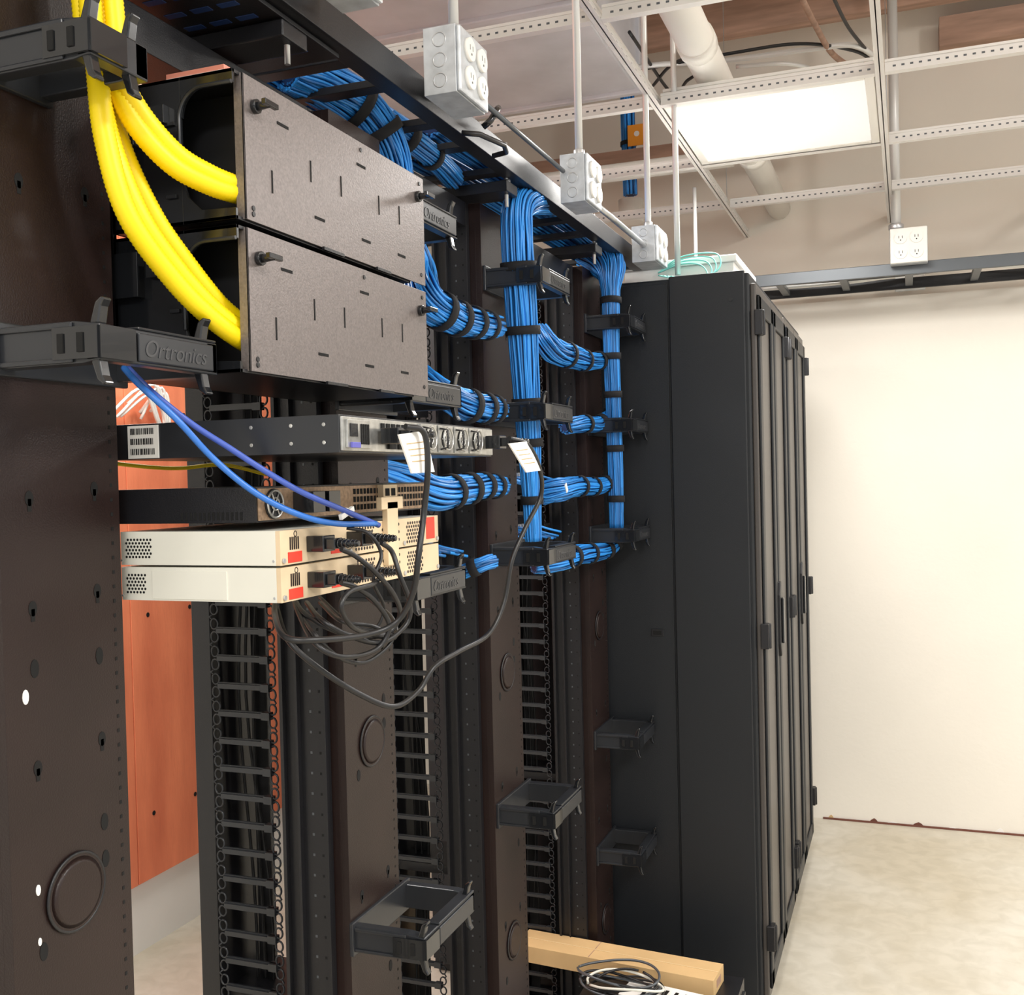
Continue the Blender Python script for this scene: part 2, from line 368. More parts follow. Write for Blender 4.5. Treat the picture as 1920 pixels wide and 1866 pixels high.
for i,(y0,y1) in enumerate(MY):
    e=empty('cable_manager',(XC-.13,(y0+y1)/2,0),MLAB[i],'cable manager','vertical cable managers')
    w=Vector(e['_w'])
    b=MB()
    b.box(XC-.012,XC,y0,y1,.01,HT,BROWN)
    b.box(XC-.03,XC-.012,y0,y0+.004,.01,HT,BROWN); b.box(XC-.03,XC-.012,y1-.004,y1,.01,HT,BROWN)
    z=.04
    while z<HT-.03:
        b.box(XC,XC+.0005,y1-.014,y1-.0105,z,z+.004,HOLE)
        z+=.0159
    ym=(y0+y1)/2
    pat=[(1.545,0),(1.435,0),(1.375,1),(1.365,-1),(1.275,0),(1.185,-1),(1.145,-1),(1.09,1),(1.86,0),(.90,0),(.74,-1),(.60,0),(.48,1),(.36,0),(.22,0)]
    for z,c in pat:
        for s in(-1,1):
            if c and c==s: continue
            yy=ym+s*.045; zz=z+s*.004
            n=12; P=[(yy+.0055*math.cos(2*math.pi*t/n),zz+(.0095 if c else .008)*math.sin(2*math.pi*t/n)) for t in range(n)]
            b.prism(P,'X',XC,XC+.0006,HOLE)
            if not c: b.box(XC,XC+.0006,yy-.0025,yy+.0025,zz-.013,zz,HOLE)
    if i==0:
        for (dy,z,k_) in((-.058,1.345,1),(-.050,1.150,.75),(-.050,1.098,.55)):
            n=12; P=[(ym+dy+.004*k_*math.cos(2*math.pi*t/n),z+.0075*k_*math.sin(2*math.pi*t/n)) for t in range(n)]
            b.prism(P,'X',XC,XC+.0010,PAPER)
    b.obj('cover_panel',e,bevel=.001)
    for z in(1.13,.30 if i>2 else .545):
        b=MB(); b.cyl((XC,ym,z),(XC+.003,ym,z),.039,BROWN,36); b.cyl((XC+.003,ym,z),(XC+.006,ym,z),.036,BROWN,36,.030); b.ring((XC+.002,ym,z),(1,0,0),.0395,.0018,BLACK,36,6)
        b.obj('knockout_plug',e)
    b=MB(); 
    b.box(-1.10,-1.065,y0,y1,.01,HT,BLACK)
    b.box(-1.05,-1.022,y0+.09,y0+.094,.01,HT,BLACK2)
    b.box(-.930,-.925,y0-.002,y1,.01,HT,BLACK)
    for z in(.03,.7,1.4,2.08): b.box(-1.10,XC-.012,y0+.02,y1-.02,z,z+.02,BLACK)
    for t in range(3):
        xx=-1.040+.014*t
        b.tube(catmull([(xx,y0+.05+.01*t,.3),(xx+.02*math.sin(t*2),y0+.07,.8),(xx-.008,y0+.05,1.2),(xx+.012,y0+.06,1.6),(xx,y0+.06,2.0)],5),.003,BLACK2,5)
    b.obj('spine',e,bevel=.001)
    if i>0:
        b=finger_master(); me=None; z=.07; 
        while z<2.08:
            if me is None:
                f=b.obj('cable_finger',e,origin=(0,0,0)); me=f.data; f.location=Vector((0,y0-.006,z))-w
            else:
                f2=f.copy(); COL.objects.link(f2); f2.parent=e; f2.location=Vector((0,y0-.006,z))-w
            z+=.0445
    for z in ZL:
        if i==0 and z<1.5: continue
        if i in(1,2) and z<.6: continue
        if z<1 and i==3: z-=.018
        if i==0 and z>1.9: bracket(e,y0+.003,y0+.082,z,letters=False)
        else: bracket(e,y0+.003+(.01 if i>1 else 0),y1+(.014 if i==0 else .030),z,letters=z>1)
bays=[(.943,1.425),(1.592,2.035),(2.215,2.765)]
for i,(y0,y1) in enumerate(bays):
    e=empty('equipment_rack',(-.89,(y0+y1)/2,0),'black two-post open equipment rack standing between cable managers','equipment rack','open equipment racks')
    for (a,c,s) in((y0+.002,y0+.017,1),(y1-.017,y1-.002,-1)):
        b=MB(); b.box(-.920,-.845,a,c,.01,HT,BLACK)
        yy0,yy1=(c,c+.010) if s>0 else (a-.010,a)
        b.box(-.920,-.914,yy0,yy1,.01,HT,BLACK); b.box(-.892,-.888,yy0,yy1,.01,HT,BLACK)
        z=.05
        while z<2.08:
            for dx in(-.872,-.856): b.box(dx,dx+.0035,(a-.0006) if s<0 else c,a if s<0 else c+.0006,z,z+.004,GR if dx<-.86 else HOLE)
            z+=.0159*2
        b.obj('upright',e,bevel=.001)
    b=MB(); b.box(-.920,-.845,y0+.018,y1-.018,HT-.05,HT,BLACK); b.obj('top_bar',e,bevel=.001)
    b=MB(); b.box(-1.0,-.83,y0+.018,y1-.018,.0,.012,BLACK); b.obj('base_plate',e,bevel=.001)

# ------------------------------------------------------------------ enclosures
for k,(z0,z1) in enumerate(((1.838,2.0),(1.672,1.832))):
    e=empty('splice_enclosure',(-.77,1.2,z0),'black rack enclosure with slotted taupe rear plate and yellow cables entering','rack enclosure','stacked rack enclosures')
    b=MB(); X0,X1,Y0,Y1=-.842,-.676,.972,1.40
    b.box(X0,X1,Y0,Y1,z1-.004,z1,BLACK); b.box(X0,X1,Y0,Y1,z0,z0+.004,BLACK); b.box(X0,X0+.004,Y0,Y1,z0,z1,BLACK); b.box(X0,X1,Y1-.004,Y1,z0,z1,BLACK)
    b.box(-.935,X0,Y0,Y0+.006,z0-.006,z1+.004,BLACK)
    b.box(X0,-.745,Y0,Y0+.004,z0,z1,GLOSS)
    n=10
    top=[(-.745,z1-.01)]+[(-.715-.028*math.cos(math.pi/2*t/n),(z1-.045)+.03*math.sin(math.pi/2*t/n)) for t in range(n+1)]+[(X1,z1-.015),(X1,z1),(-.745,z1)]
    b.prism(top,'Y',Y0,Y0+.004,GLOSS)
    b.prism([(-.745,z0),(X1,z0),(X1,z0+.012),(-.72,z0+.014),(-.738,z0+.03),(-.745,z0+.05)],'Y',Y0,Y0+.004,GLOSS)
    b.box(X0,X1-.02,Y0+.06,Y0+.064,z0+.004,z1-.004,BLACK2)
    arc=[(-.715-.030*math.cos(math.pi/2*t/n),Y0-.002,(z1-.047)+.032*math.sin(math.pi/2*t/n)) for t in range(n+1)]
    b.tube([(-.745,Y0-.002,z0+.05)]+arc+[(X1,Y0-.002,z1-.015)],.0025,GREYBLK,6)
    for q in range(3): b.box(-.765,-.752,Y0-.003,Y0,z0+.03+q*.04,z0+.034+q*.04,GREYBLK)
    b.box(-.86,-.80,Y0-.012,Y0,z1-.07,z1-.02,GLOSS); b.box(-.79,-.76,Y0-.010,Y0,z1-.05,z1-.03,GLOSS)
    b.obj('enclosure_body',e,bevel=.0012)
    b=MB(); P0,P1=.985,1.442; XP=-.672
    b.box(XP-.002,XP,P0,P1,z0+.002,z1-.001,PLATE)
    b.box(XP-.012,XP,P0,P0+.002,z0+.002,z1-.001,PLATE)
    H=z1-z0
    def sl(yf,zf,vert):
        y=P0+yf*(P1-P0); z=z0+zf*H
        if vert: b.box(XP,XP+.0006,y-.0014,y+.0014,z-.013,z+.013,HOLE)
        else: b.box(XP,XP+.0006,y-.012,y+.012,z-.0018,z+.0018,HOLE)
    for yf,zf in((.115,.34),(.30,.55),(.46,.55),(.685,.55),(.82,.55)): sl(yf,zf,True)
    for yf,zf in((.17,.78),(.34,.22),(.58,.80),(.60,.20),(.83,.20)): sl(yf,zf,False)
    for yf,zf in((.03,.06),(.03,.1),(.97,.1),(.97,.93),(.58,.93)): 
        y=P0+yf*(P1-P0); z=z0+zf*H; b.cyl((XP,y,z),(XP+.0012,y,z),.003,BLACK,10)
    b.box(XP-.001,XP+.003,P0+.16,P0+.21,z0-.001,z0+.003,BLACK); b.box(XP-.001,XP+.003,P0+.30,P0+.34,z0-.001,z0+.003,BLACK)
    b.obj('rear_plate',e,bevel=.0006)
    for yf,zf in((.045,.80),(.95,.80)):
        y=P0+yf*(P1-P0); z=z0+zf*H; b=MB()
        b.cyl((XP,y,z),(XP+.006,y,z),.008,GLOSS,14); b.cyl((XP+.006,y,z),(XP+.022,y,z),.005,GLOSS,12,.0035); b.box(XP+.018,XP+.024,y-.013,y+.013,z-.003,z+.003,GLOSS)
        b.obj('knob',e,bevel=.0008)
b=MB(); b.box(-.80,-.72,1.02,1.10,2.0005,2.028,SALMON); b.box(-.80,-.72,1.019,1.020,2.006,2.022,PAPER); b.box(-.79,-.73,1.0185,1.019,2.010,2.012,CORD); b.box(-.79,-.74,1.0185,1.019,2.015,2.017,CORD)
b.obj('labelled_carton',bevel=.001,label='small salmon-red carton with white label on the enclosure',category='box')

# ------------------------------------------------------------------ 1U server
e=empty('rack_server',(-.70,1.19,1.58),'long black one-unit rack server with silver rear and power supplies','server')
b=MB(); b.box(-.858,-.557,.972,1.402,1.581,1.621,GREYBLK)
for x in(-.665,-.615,-.575):
    for z in(1.592,1.611): b.cyl((x,.972,z),(x,.9712,z),.0022,CHROME,8)
b.obj('chassis',e,bevel=.001)
b=MB(); X=-.557; b.box(X,X+.003,.974,1.400,1.583,1.619,CHROME)
b.box(X+.003,X+.006,.980,1.03,1.586,1.616,CHROME); b.box(X+.006,X+.009,.985,1.003,1.586,1.592,VIOLET); b.box(X+.006,X+.0075,.985,1.000,1.598,1.612,BLACK)
for k in range(12): b.box(X+.003,X+.0045,1.06+k*.013,1.068+k*.013,1.604,1.615,HOLE)
for y in(1.075,1.10,1.125): b.box(X+.003,X+.006,y,y+.018,1.586,1.598,HOLE)
for k in range(4): b.box(X+.006,X+.0072,1.008+k*.005,1.011+k*.005,1.590,1.612,HOLE)
b.obj('rear_panel',e,bevel=.0005)
for y in(1.155,1.205,1.255,1.305):
    b=MB(); b.box(X+.003,X+.008,y,y+.045,1.584,1.618,CHROME); b.cyl((X+.008,y+.022,1.601),(X+.0085,y+.022,1.601),.0135,HOLE,20)
    b.ring((X+.012,y+.022,1.601),(1,0,0),.014,.0013,CHROME,24,6); b.ring((X+.010,y+.022,1.601),(1,0,0),.008,.001,CHROME,20,5)
    for a in range(6):
        b.tube([(X+.0095,y+.022,1.601),(X+.0095,y+.022+.013*math.cos(a*1.047),1.601+.013*math.sin(a*1.047))],.001,CHROME,5)
    b.tube([(X+.008,y+.006,1.588),(X+.018,y+.006,1.590),(X+.018,y+.006,1.612),(X+.008,y+.006,1.614)],.0014,BLACK,6)
    b.obj('power_supply',e,bevel=.0004)
b=MB(); b.box(-.829,-.787,.9705,.972,1.582,1.619,PAPER)
for r_ in range(3):
    x=-.825
    while x<-.793:
        wd=random.choice((.0006,.001,.0016)); b.box(x,x+wd,.9699,.9705,1.586+r_*.0115,1.593+r_*.0115,CORD); x+=wd+random.choice((.0008,.0014))
b.obj('barcode_label',e,label='white barcode sticker')

def plug(y,z,X):
    b=MB(); b.box(X,X+.022,y-.013,y+.013,z-.009,z+.009,GLOSS)
    b.box(X+.022,X+.034,y-.009,y+.009,z-.006,z+.006,GLOSS)
    for k in range(5): b.cyl((X+.034+k*.005,y,z),(X+.0365+k*.005,y,z),.0065-.0005*k,GLOSS,10)
    b.cyl((X+.034,y,z),(X+.060,y,z),.0045,GLOSS,10,.0035)
    return b
b=plug(1.065,1.600,-.55); b.obj('plug_connector',bevel=.001,label='black power plug inserted in the server rear',category='power plug')
b=plug(1.375,1.600,-.55); b.obj('plug_connector',bevel=.001,label='black power plug at the far end of the server rear',category='power plug')
for (pts) in ([(745,815),(795,808),(812,885),(770,888)],[(952,832),(985,828),(1014,882),(985,886)]):
    b=MB(); X=-.50 if pts[0][0]<900 else -.49
    vs=[S(x,y,X) for x,y in pts]; v2=[v+Vector((.002,0,0)) for v in vs]
    b.add(vs+v2,[(3,2,1,0),(4,5,6,7),(0,1,5,4),(1,2,6,5),(2,3,7,6),(3,0,4,7)],PAPER)
    for k in range(4):
        a=vs[0].lerp(vs[3],.25+.15*k); c=vs[1].lerp(vs[2],.25+.15*k); p=a.lerp(c,.15)+Vector((.0024,0,0)); q=a.lerp(c,.8)+Vector((.0024,0,0)); b.tube([p,q],.0005,CARD,4)
    b.obj('cord_tag',label='white paper tag tied on a black power cord',category='tag')

# ------------------------------------------------------------------ mid black unit
e=empty('network_switch',(-.75,1.19,1.505),'thin black switch with tan perforated rear and fan','network switch')
b=MB(); b.box(-.855,-.661,.972,1.402,1.508,1.547,BLACK)
for k in range(14): b.box(-.76+k*.006,-.757+k*.006,.9714,.972,1.511,1.520,HOLE)
b.obj('chassis',e,bevel=.001)
b=MB(); X=-.661; b.box(X,X+.003,.974,1.400,1.510,1.545,TAN)
b.cyl((X+.003,1.0,1.5275),(X+.005,1.0,1.5275),.017,BLACK,20); b.ring((X+.006,1.0,1.5275),(1,0,0),.015,.0015,CHROME,20,5); b.ring((X+.006,1.0,1.5275),(1,0,0),.007,.0012,CHROME,16,5)
for a in range(6): b.tube([(X+.006,1.0,1.5275),(X+.006,1.0+.015*math.cos(a*1.047),1.5275+.015*math.sin(a*1.047))],.001,CHROME,5)
for y in(1.04,1.075): b.box(X+.003,X+.030,y,y+.026,1.516,1.540,GLOSS)
for k in range(24): 
    for r_ in range(3): b.box(X+.003,X+.0036,1.18+k*.009,1.186+k*.009,1.514+r_*.010,1.521+r_*.010,HOLE)
b.box(X+.003,X+.012,1.245,1.285,1.525,1.545,BEIGE); b.box(X+.012,X+.0126,1.250,1.262,1.530,1.540,HOLE);b.box(X+.012,X+.0126,1.267,1.279,1.530,1.540,HOLE)
b.obj('rear_panel',e,bevel=.0004)

# ------------------------------------------------------------------ beige pair
for k,(z0,z1) in enumerate(((1.4615,1.499),(1.4215,1.459))):
    e=empty('beige_power_unit',(-.73,1.18,z0),'light grey rack unit with beige rear, red stickers and black plugs','rack unit','stacked light grey units')
    b=MB(); X0,X1=-.843,-.637; b.box(X0,X1,.970,1.375,z0,z1,GREYW)
    for q in range(8 if k==0 else 6):
        for r_ in range(6):
            x=-.835+q*.0045+(r_%2)*.0022; z=z0+.009+r_*.0039
            b.cyl((x,.970,z),(x,.9696,z),.0016,HOLE,6)
    for q in(-.842,-.64): b.cyl((q,.970,z0+.005),(q,.9694,z0+.005),.0015,STEEL,8)
    if k==1: b.box(-.80,-.70,.9690,.970,z0+.002,z1-.004,GREYW)
    b.obj('case',e,bevel=.001)
    b=MB(); b.box(X1,X1+.006,.970,1.375,z0,z1,BEIGE)
    X=X1+.006
    def box(y0,y1,a,c,M,t=.0008): b.box(X,X+t,y0,y1,z0+a,z0+c,M)
    box(.984,1.012,.002,.0135,RED); box(1.075,1.102,.005,.015,RED)
    if k==0: box(1.335,1.362,.006,.036,RED)
    for q in range(5): box(.988+q*.004,.990+q*.004,.016,.030,BROWN)
    b.ring((X,1.0,z0+.033),(1,0,0),.003,.0007,BROWN,12,4)
    for yv in(1.135,1.205,1.275):
        for q in range(7):
            for r_ in range(6): 
                yy=yv+q*.007+(r_%2)*.0035; b.cyl((X,yy,z0+.006+r_*.005),(X+.0005,yy,z0+.006+r_*.005),.0022,BROWN,6)
    for yy in(.975,1.12,1.265,1.37): b.cyl((X,yy,z0+.005),(X+.002,yy,z0+.005),.003,STEEL,10)
    b.obj('rear_panel',e,bevel=.0006)
    if k==0:
        b=MB(); b.box(X,X+.008,1.205,1.235,z0-.02,z0+.062,BEIGE); b.box(X,X+.008,1.19,1.25,z0+.052,z0+.068,BEIGE); b.obj('mounting_strap',e,bevel=.001)
    for yy in(1.035,1.125):
        b=plug(yy,z0+.020,X); b.obj('plug_connector',bevel=.001,label='black power plug in a beige socket panel',category='power plug',group='power plugs on the beige units')

# ------------------------------------------------------------------ power cords
def cord(pts,label,r=.0042,X=None,n=8):
    P=[S(p[0],p[1],p[2] if len(p)>2 else X) for p in pts]
    cable('black_cable',P,r,CORD,label,'power cord',n=n)
cord([(640,1030,-.575),(665,1042,-.57),(700,1070,-.56),(735,1110,-.555),(750,1150,-.56),(730,1185,-.57),(680,1195,-.58),(620,1180,-.60),(570,1150,-.64),(550,1120,-.70)],'black power cord looping from the beige unit',.003)
cord([(715,1018,-.575),(735,1035,-.57),(750,1080,-.56),(768,1130,-.555),(762,1170,-.56),(715,1205,-.57),(650,1190,-.585),(600,1160,-.61),(575,1130,-.68)],'black power cord looping from the beige unit',.003)
cord([(640,1093,-.575),(670,1103,-.57),(705,1130,-.565),(730,1175,-.56),(705,1218,-.57),(640,1232,-.58),(590,1205,-.60),(560,1150,-.65),(550,1120,-.7)],'black power cord hanging below the beige unit',.003)
cord([(715,1078,-.575),(700,1095,-.56),(655,1110,-.56),(640,1140,-.56),(660,1175,-.565),(700,1190,-.57),(740,1195,-.58),(735,1160,-.6),(690,1120,-.66)],'black power cord hanging below the beige unit',.003)
cord([(760,800,-.50),(795,812,-.49),(802,880,-.49),(795,960,-.50),(785,1040,-.50),(775,1110,-.51),(745,1165,-.53),(690,1190,-.55),(600,1200,-.57),(535,1195,-.60),(515,1150,-.64),(520,1120,-.70)],'black power cord dropping from the server plug',.0034)
cord([(955,822,-.50),(990,835,-.49),(1012,880,-.49),(1014,930,-.50),(985,990,-.51),(960,1050,-.52),(945,1130,-.53),(915,1190,-.54),(860,1222,-.55),(815,1250,-.56),(785,1295,-.57),(740,1325,-.58),(680,1305,-.60),(600,1255,-.63),(540,1200,-.66),(518,1140,-.70)],'long black power cord sagging below the units',.0034)
cord([(650,990,-.60),(690,1000,-.58),(715,1040,-.57),(700,1090,-.57),(720,1140,-.58),(700,1180,-.59),(650,1165,-.62),(600,1120,-.68)],'thin black power cord behind the plugs',.0022)
cord([(560,1145,-.66),(590,1190,-.60),(640,1235,-.59),(690,1240,-.58),(735,1200,-.57),(700,1175,-.58),(640,1165,-.60),(600,1130,-.66)],'thin black power cord tangled below the units',.0024)
b=MB(); p=S(650,962,-.60); b.obox(p,(.004,.03,.006),Matrix.Rotation(.3,3,'X'),PAPER); b.obox(p+Vector((0,.006,0)),(.004,.02,.005),Matrix.Rotation(-.4,3,'X'),PAPER); b.obj('cord_tag',label='small white tag wrapped around blue cables',category='tag')
P=[(232,690,-.76),(262,722,-.73),(330,785,-.70),(400,860,-.68),(480,925,-.65),(560,965,-.62),(630,982,-.60),(705,982,-.59)]
cable('blue_patch_cable',[S(*p) for p in P],.0034,BLUEL,'loose blue patch cable looping over the black units',group='loose blue cables')
P=[(240,690,-.76),(285,735,-.73),(360,795,-.70),(430,840,-.67),(500,885,-.64),(570,925,-.61),(640,955,-.60),(710,985,-.59)]
cable('blue_patch_cable',[S(*p) for p in P],.0034,mat('violet_blue_cable',(.05,.10,.42),.35),'loose blue patch cable looping over the black units',group='loose blue cables')
P=[(205,868,-.90),(280,876,-.88),(340,878,-.87),(420,872,-.86),(500,890,-.86)]
cable('yellow_patch_cable',[S(*p) for p in P],.0025,YEL,'thin yellow patch cable crossing behind the server')

# ------------------------------------------------------------------ yellow looms
Y_=[ [(205,-60,-.745),(215,50,-.745),(222,130,-.74),(262,210,-.73),(330,288,-.715),(395,328,-.70),(450,350,-.69),(480,358,-.69)],
     [(188,-60,-.755),(197,50,-.755),(208,130,-.75),(248,225,-.735),(318,305,-.715),(388,345,-.70),(448,365,-.69),(480,372,-.69)],
     [(165,-60,-.75),(172,50,-.75),(182,130,-.745),(197,260,-.74),(240,405,-.73),(325,525,-.715),(400,600,-.70),(472,650,-.69),(500,660,-.69)],
     [(150,-60,-.765),(160,50,-.765),(178,130,-.76),(205,260,-.75),(262,405,-.735),(335,510,-.72),(405,585,-.705),(472,632,-.69),(500,645,-.69)],
     [(172,-60,-.775),(185,50,-.775),(200,130,-.77),(222,260,-.76),(285,400,-.745),(350,495,-.73),(415,575,-.715),(472,618,-.70),(500,630,-.70)]]
for k,P in enumerate(Y_):
    cable('yellow_cable_loom',[S(*p) for p in P],.0112,YEL,'thick yellow corrugated loom curving into the '+('upper' if k<2 else 'lower')+' enclosure','cable',group='yellow cable looms',sides=14,ridged=True)
b=MB(); p=S(220,108,-.715); b.obox(p,(.04,.034,.022),Matrix.Rotation(.15,3,'X'),VELCRO); b.obj('hook_strap',bevel=.004,label='black hook strap holding yellow looms at the bracket',category='strap')

# ------------------------------------------------------------------ overhead tray
e=empty('overhead_cable_tray',(-.88,1.9,2.16),'black ladder cable tray running over the rack tops','cable tray')
b=MB()
for (x,s) in((-.73,-1),(-1.03,1)):
    b.box(x-.0025,x+.0025,.6,3.1,2.158,2.205,BLACK); b.box(x,x+s*.03,.6,3.1,2.158,2.162,BLACK)
b.obj('side_rail',e,bevel=.001)
for y in(.95,1.36,1.47,1.66,1.80,1.98,2.16,2.42,2.58,2.76,2.92,3.06):
    b=MB(); b.box(-1.03,-.733,y,y+.030,2.160,2.172,BLACK); b.obj('rung',e,bevel=.001)
b=MB(); b.box(-.735,-.70,1.63,1.66,2.19,2.215,BLACK); b.tube([(-.715,1.80,2.19),(-.70,1.80,2.20),(-.695,1.82,2.225),(-.70,1.84,2.235)],.006,GLOSS,8); b.tube([(-.715,1.70,2.15),(-.69,1.72,2.15),(-.675,1.80,2.152),(-.69,1.85,2.155),(-.72,1.86,2.155)],.005,BLACK,8)
b.obj('tray_hook',e)
for y in(1.21,2.02,2.66):
    b=MB(); b.cyl((-.755,y,2.10),(-.755,y,2.23),.004,STEEL,10); b.cyl((-.755,y,2.146),(-.755,y,2.155),.009,STEEL,6); b.cyl((-.755,y,2.206),(-.755,y,2.214),.009,STEEL,6); b.obj('threaded_rod',e)
for y in(1.21,2.02,2.66):
    b=MB(); b.box(-1.08,-.742,y-.03,y+.03,2.125,2.147,BLACK); b.obj('tray_support',label='black steel support channel under the cable tray',category='bracket',bevel=.002,group='tray supports')
b=MB(); b.box(-1.03,-.745,.6,1.33,2.150,2.156,BLACK)
for k in range(17):
    for j in range(6): b.box(-1.0+j*.040,-.972+j*.040,.64+k*.04,.652+k*.04,2.1492,2.1505,BLUED)
b.obj('slotted_shelf',bevel=.001,label='black slotted steel panel beneath the cable tray',category='panel')

# ------------------------------------------------------------------ blue bundles
bundle('blue_cable_bundle',[(-.93,.7,2.23),(-.93,1.3,2.22),(-.92,1.9,2.22),(-.90,2.4,2.22),(-.88,3.0,2.21)],.040,60,.0030,'blue cable bundle lying along the overhead tray',n=10)
bundle('blue_cable_bundle',[(-.82,1.8,2.21),(-.81,2.2,2.21),(-.81,2.6,2.21),(-.81,3.05,2.20)],.028,40,.0028,'blue cable bundle lying in the tray above the far racks',n=10)
bundle('blue_cable_bundle',[S(540,130,-.90),S(600,155,-.88),S(655,190,-.87),S(697,235,-.85),S(725,295,-.84),S(735,380,-.86)],[.034,.040,.044,.043,.042,.04],110,.0027,'thick blue cable bundle dropping from the tray behind the enclosures',straps=(.45,.66),n=10)
bundle('blue_cable_bundle',[S(725,225,-.86),S(770,262,-.83),S(815,298,-.83),S(850,335,-.85)],.022,45,.0025,'blue cable bundle under the tray strapped in black',straps=(.3,.6),n=10)
bundle('blue_cable_bundle',[S(1060,395,-.83),S(1020,375,-.78),S(975,385,-.755),S(970,450,-.755),S(978,580,-.755),S(985,700,-.755),S(992,830,-.755),S(997,930,-.755),S(1000,1015,-.755)],[.028,.032,.033,.034,.034,.030,.025,.020,.017],100,.0025,'thick blue cable bundle dropping down a cable manager',straps=(.43,.55,.68,.75,.89),n=12)
bundle('blue_cable_bundle',[S(1110,475,-.83),S(1142,500,-.765),S(1145,545,-.755),S(1146,640,-.755),S(1150,760,-.755),S(1154,880,-.755),S(1156,990,-.755)],[.055,.048,.026,.022,.021,.021,.019],80,.0024,'blue cable bundle fanning out from the tray and dropping',straps=(.38,.55,.65,.78,.92),n=12)
W=.8
bundle('blue_cable_bundle',[S(745,380,-.87),S(785,500,-.85),S(800,560,-.81),S(840,590,-.79),S(890,606,-.78),S(930,612,-.78)],[.02,.03,.033,.032,.028,.024],70,.0026,'blue cable bundle strapped and sweeping across the rack',straps=(.55,.66,.78,.9),n=10,wav=W)
bundle('blue_cable_bundle',[S(790,700,-.85),S(830,735,-.81),S(870,758,-.79),S(905,765,-.78),S(935,768,-.78)],[.02,.024,.030,.028,.024],60,.0026,'blue cable bundle strapped at the rack rear',straps=(.55,.75,.9),n=10,wav=W)
bundle('blue_cable_bundle',[S(695,885,-.86),S(760,905,-.83),S(815,925,-.80),S(870,918,-.79),S(905,912,-.78),S(940,912,-.78)],[.024,.030,.031,.028,.024,.02],70,.0026,'blue cable bundle strapped behind the server',straps=(.5,.65,.8,.92),n=10,wav=W)
bundle('blue_cable_bundle',[S(850,1080,-.86),S(885,1066,-.82),S(905,1058,-.80),S(925,1052,-.79)],.014,26,.0026,'thin blue cable bundle entering the cable manager',straps=(.4,),n=8,wav=W)
bundle('blue_cable_bundle',[S(1012,620,-.84),S(1035,655,-.80),S(1070,668,-.79),S(1105,678,-.79),S(1135,672,-.78),S(1148,655,-.77)],[.022,.030,.030,.024,.020,.015],60,.0025,'blue cable bundle sweeping across to the next drop',straps=(.35,.52,.7,.85),n=10,wav=W)
bundle('blue_cable_bundle',[S(1060,800,-.82),S(1090,795,-.80),S(1120,795,-.79),S(1145,775,-.77),S(1152,750,-.76)],[.02,.022,.02,.016,.012],44,.0025,'blue cable bundle joining the vertical drop',straps=(.3,.55,.75),n=10,wav=W)
bundle('blue_cable_bundle',[S(1015,925,-.84),S(1050,918,-.80),S(1085,912,-.79),S(1120,912,-.79),S(1148,900,-.77),S(1156,875,-.76)],[.028,.028,.024,.022,.018,.012],56,.0025,'blue cable bundle with a white tag joining the drop',straps=(.4,.55,.7,.85),n=10,wav=W)
bundle('blue_cable_bundle',[S(1000,1060,-.86),S(1040,1055,-.82),S(1085,1040,-.80),S(1120,1036,-.79),S(1150,1025,-.77),S(1160,1005,-.76)],[.022,.024,.026,.024,.018,.012],56,.0025,'lowest blue cable bundle strapped near the cabinet',straps=(.35,.5,.7,.85),n=10,wav=W)
b=MB(); b.obox(S(1062,915,-.765),(.002,.012,.022),Matrix.Rotation(.6,3,'X'),PAPER); b.obj('cable_tag',label='small white tag on a blue bundle',category='tag')
for bi,(y0,y1) in enumerate(bays[1:]):
    for z in(1.90,1.72,1.55,1.42):
        e=empty('patch_panel',(-.92,(y0+y1)/2,z),'black patch panel with rows of blue terminations','patch panel','rack patch panels')
        b=MB(); b.box(-.965,-.935,y0+.03,y1-.03,z-.04,z+.03,BLACK)
        for k in range(16): b.box(-.935,-.918,y0+.04+k*.022,y0+.055+k*.022,z-.012,z+.012,STEEL)
        b.obj('panel_body',e,bevel=.001)
        b=MB()
        for k in range(14):
            yy=y0+.045+k*.022; zz=z+random.uniform(-.01,.01); b.tube(catmull([(-.918,yy,z),(-.895,yy+.005,zz),(-.87,yy+.03,zz-.01),(-.85,yy+.07,zz-.02)],4),.003,BLUE,5)
        b.obj('cable_tail',e)

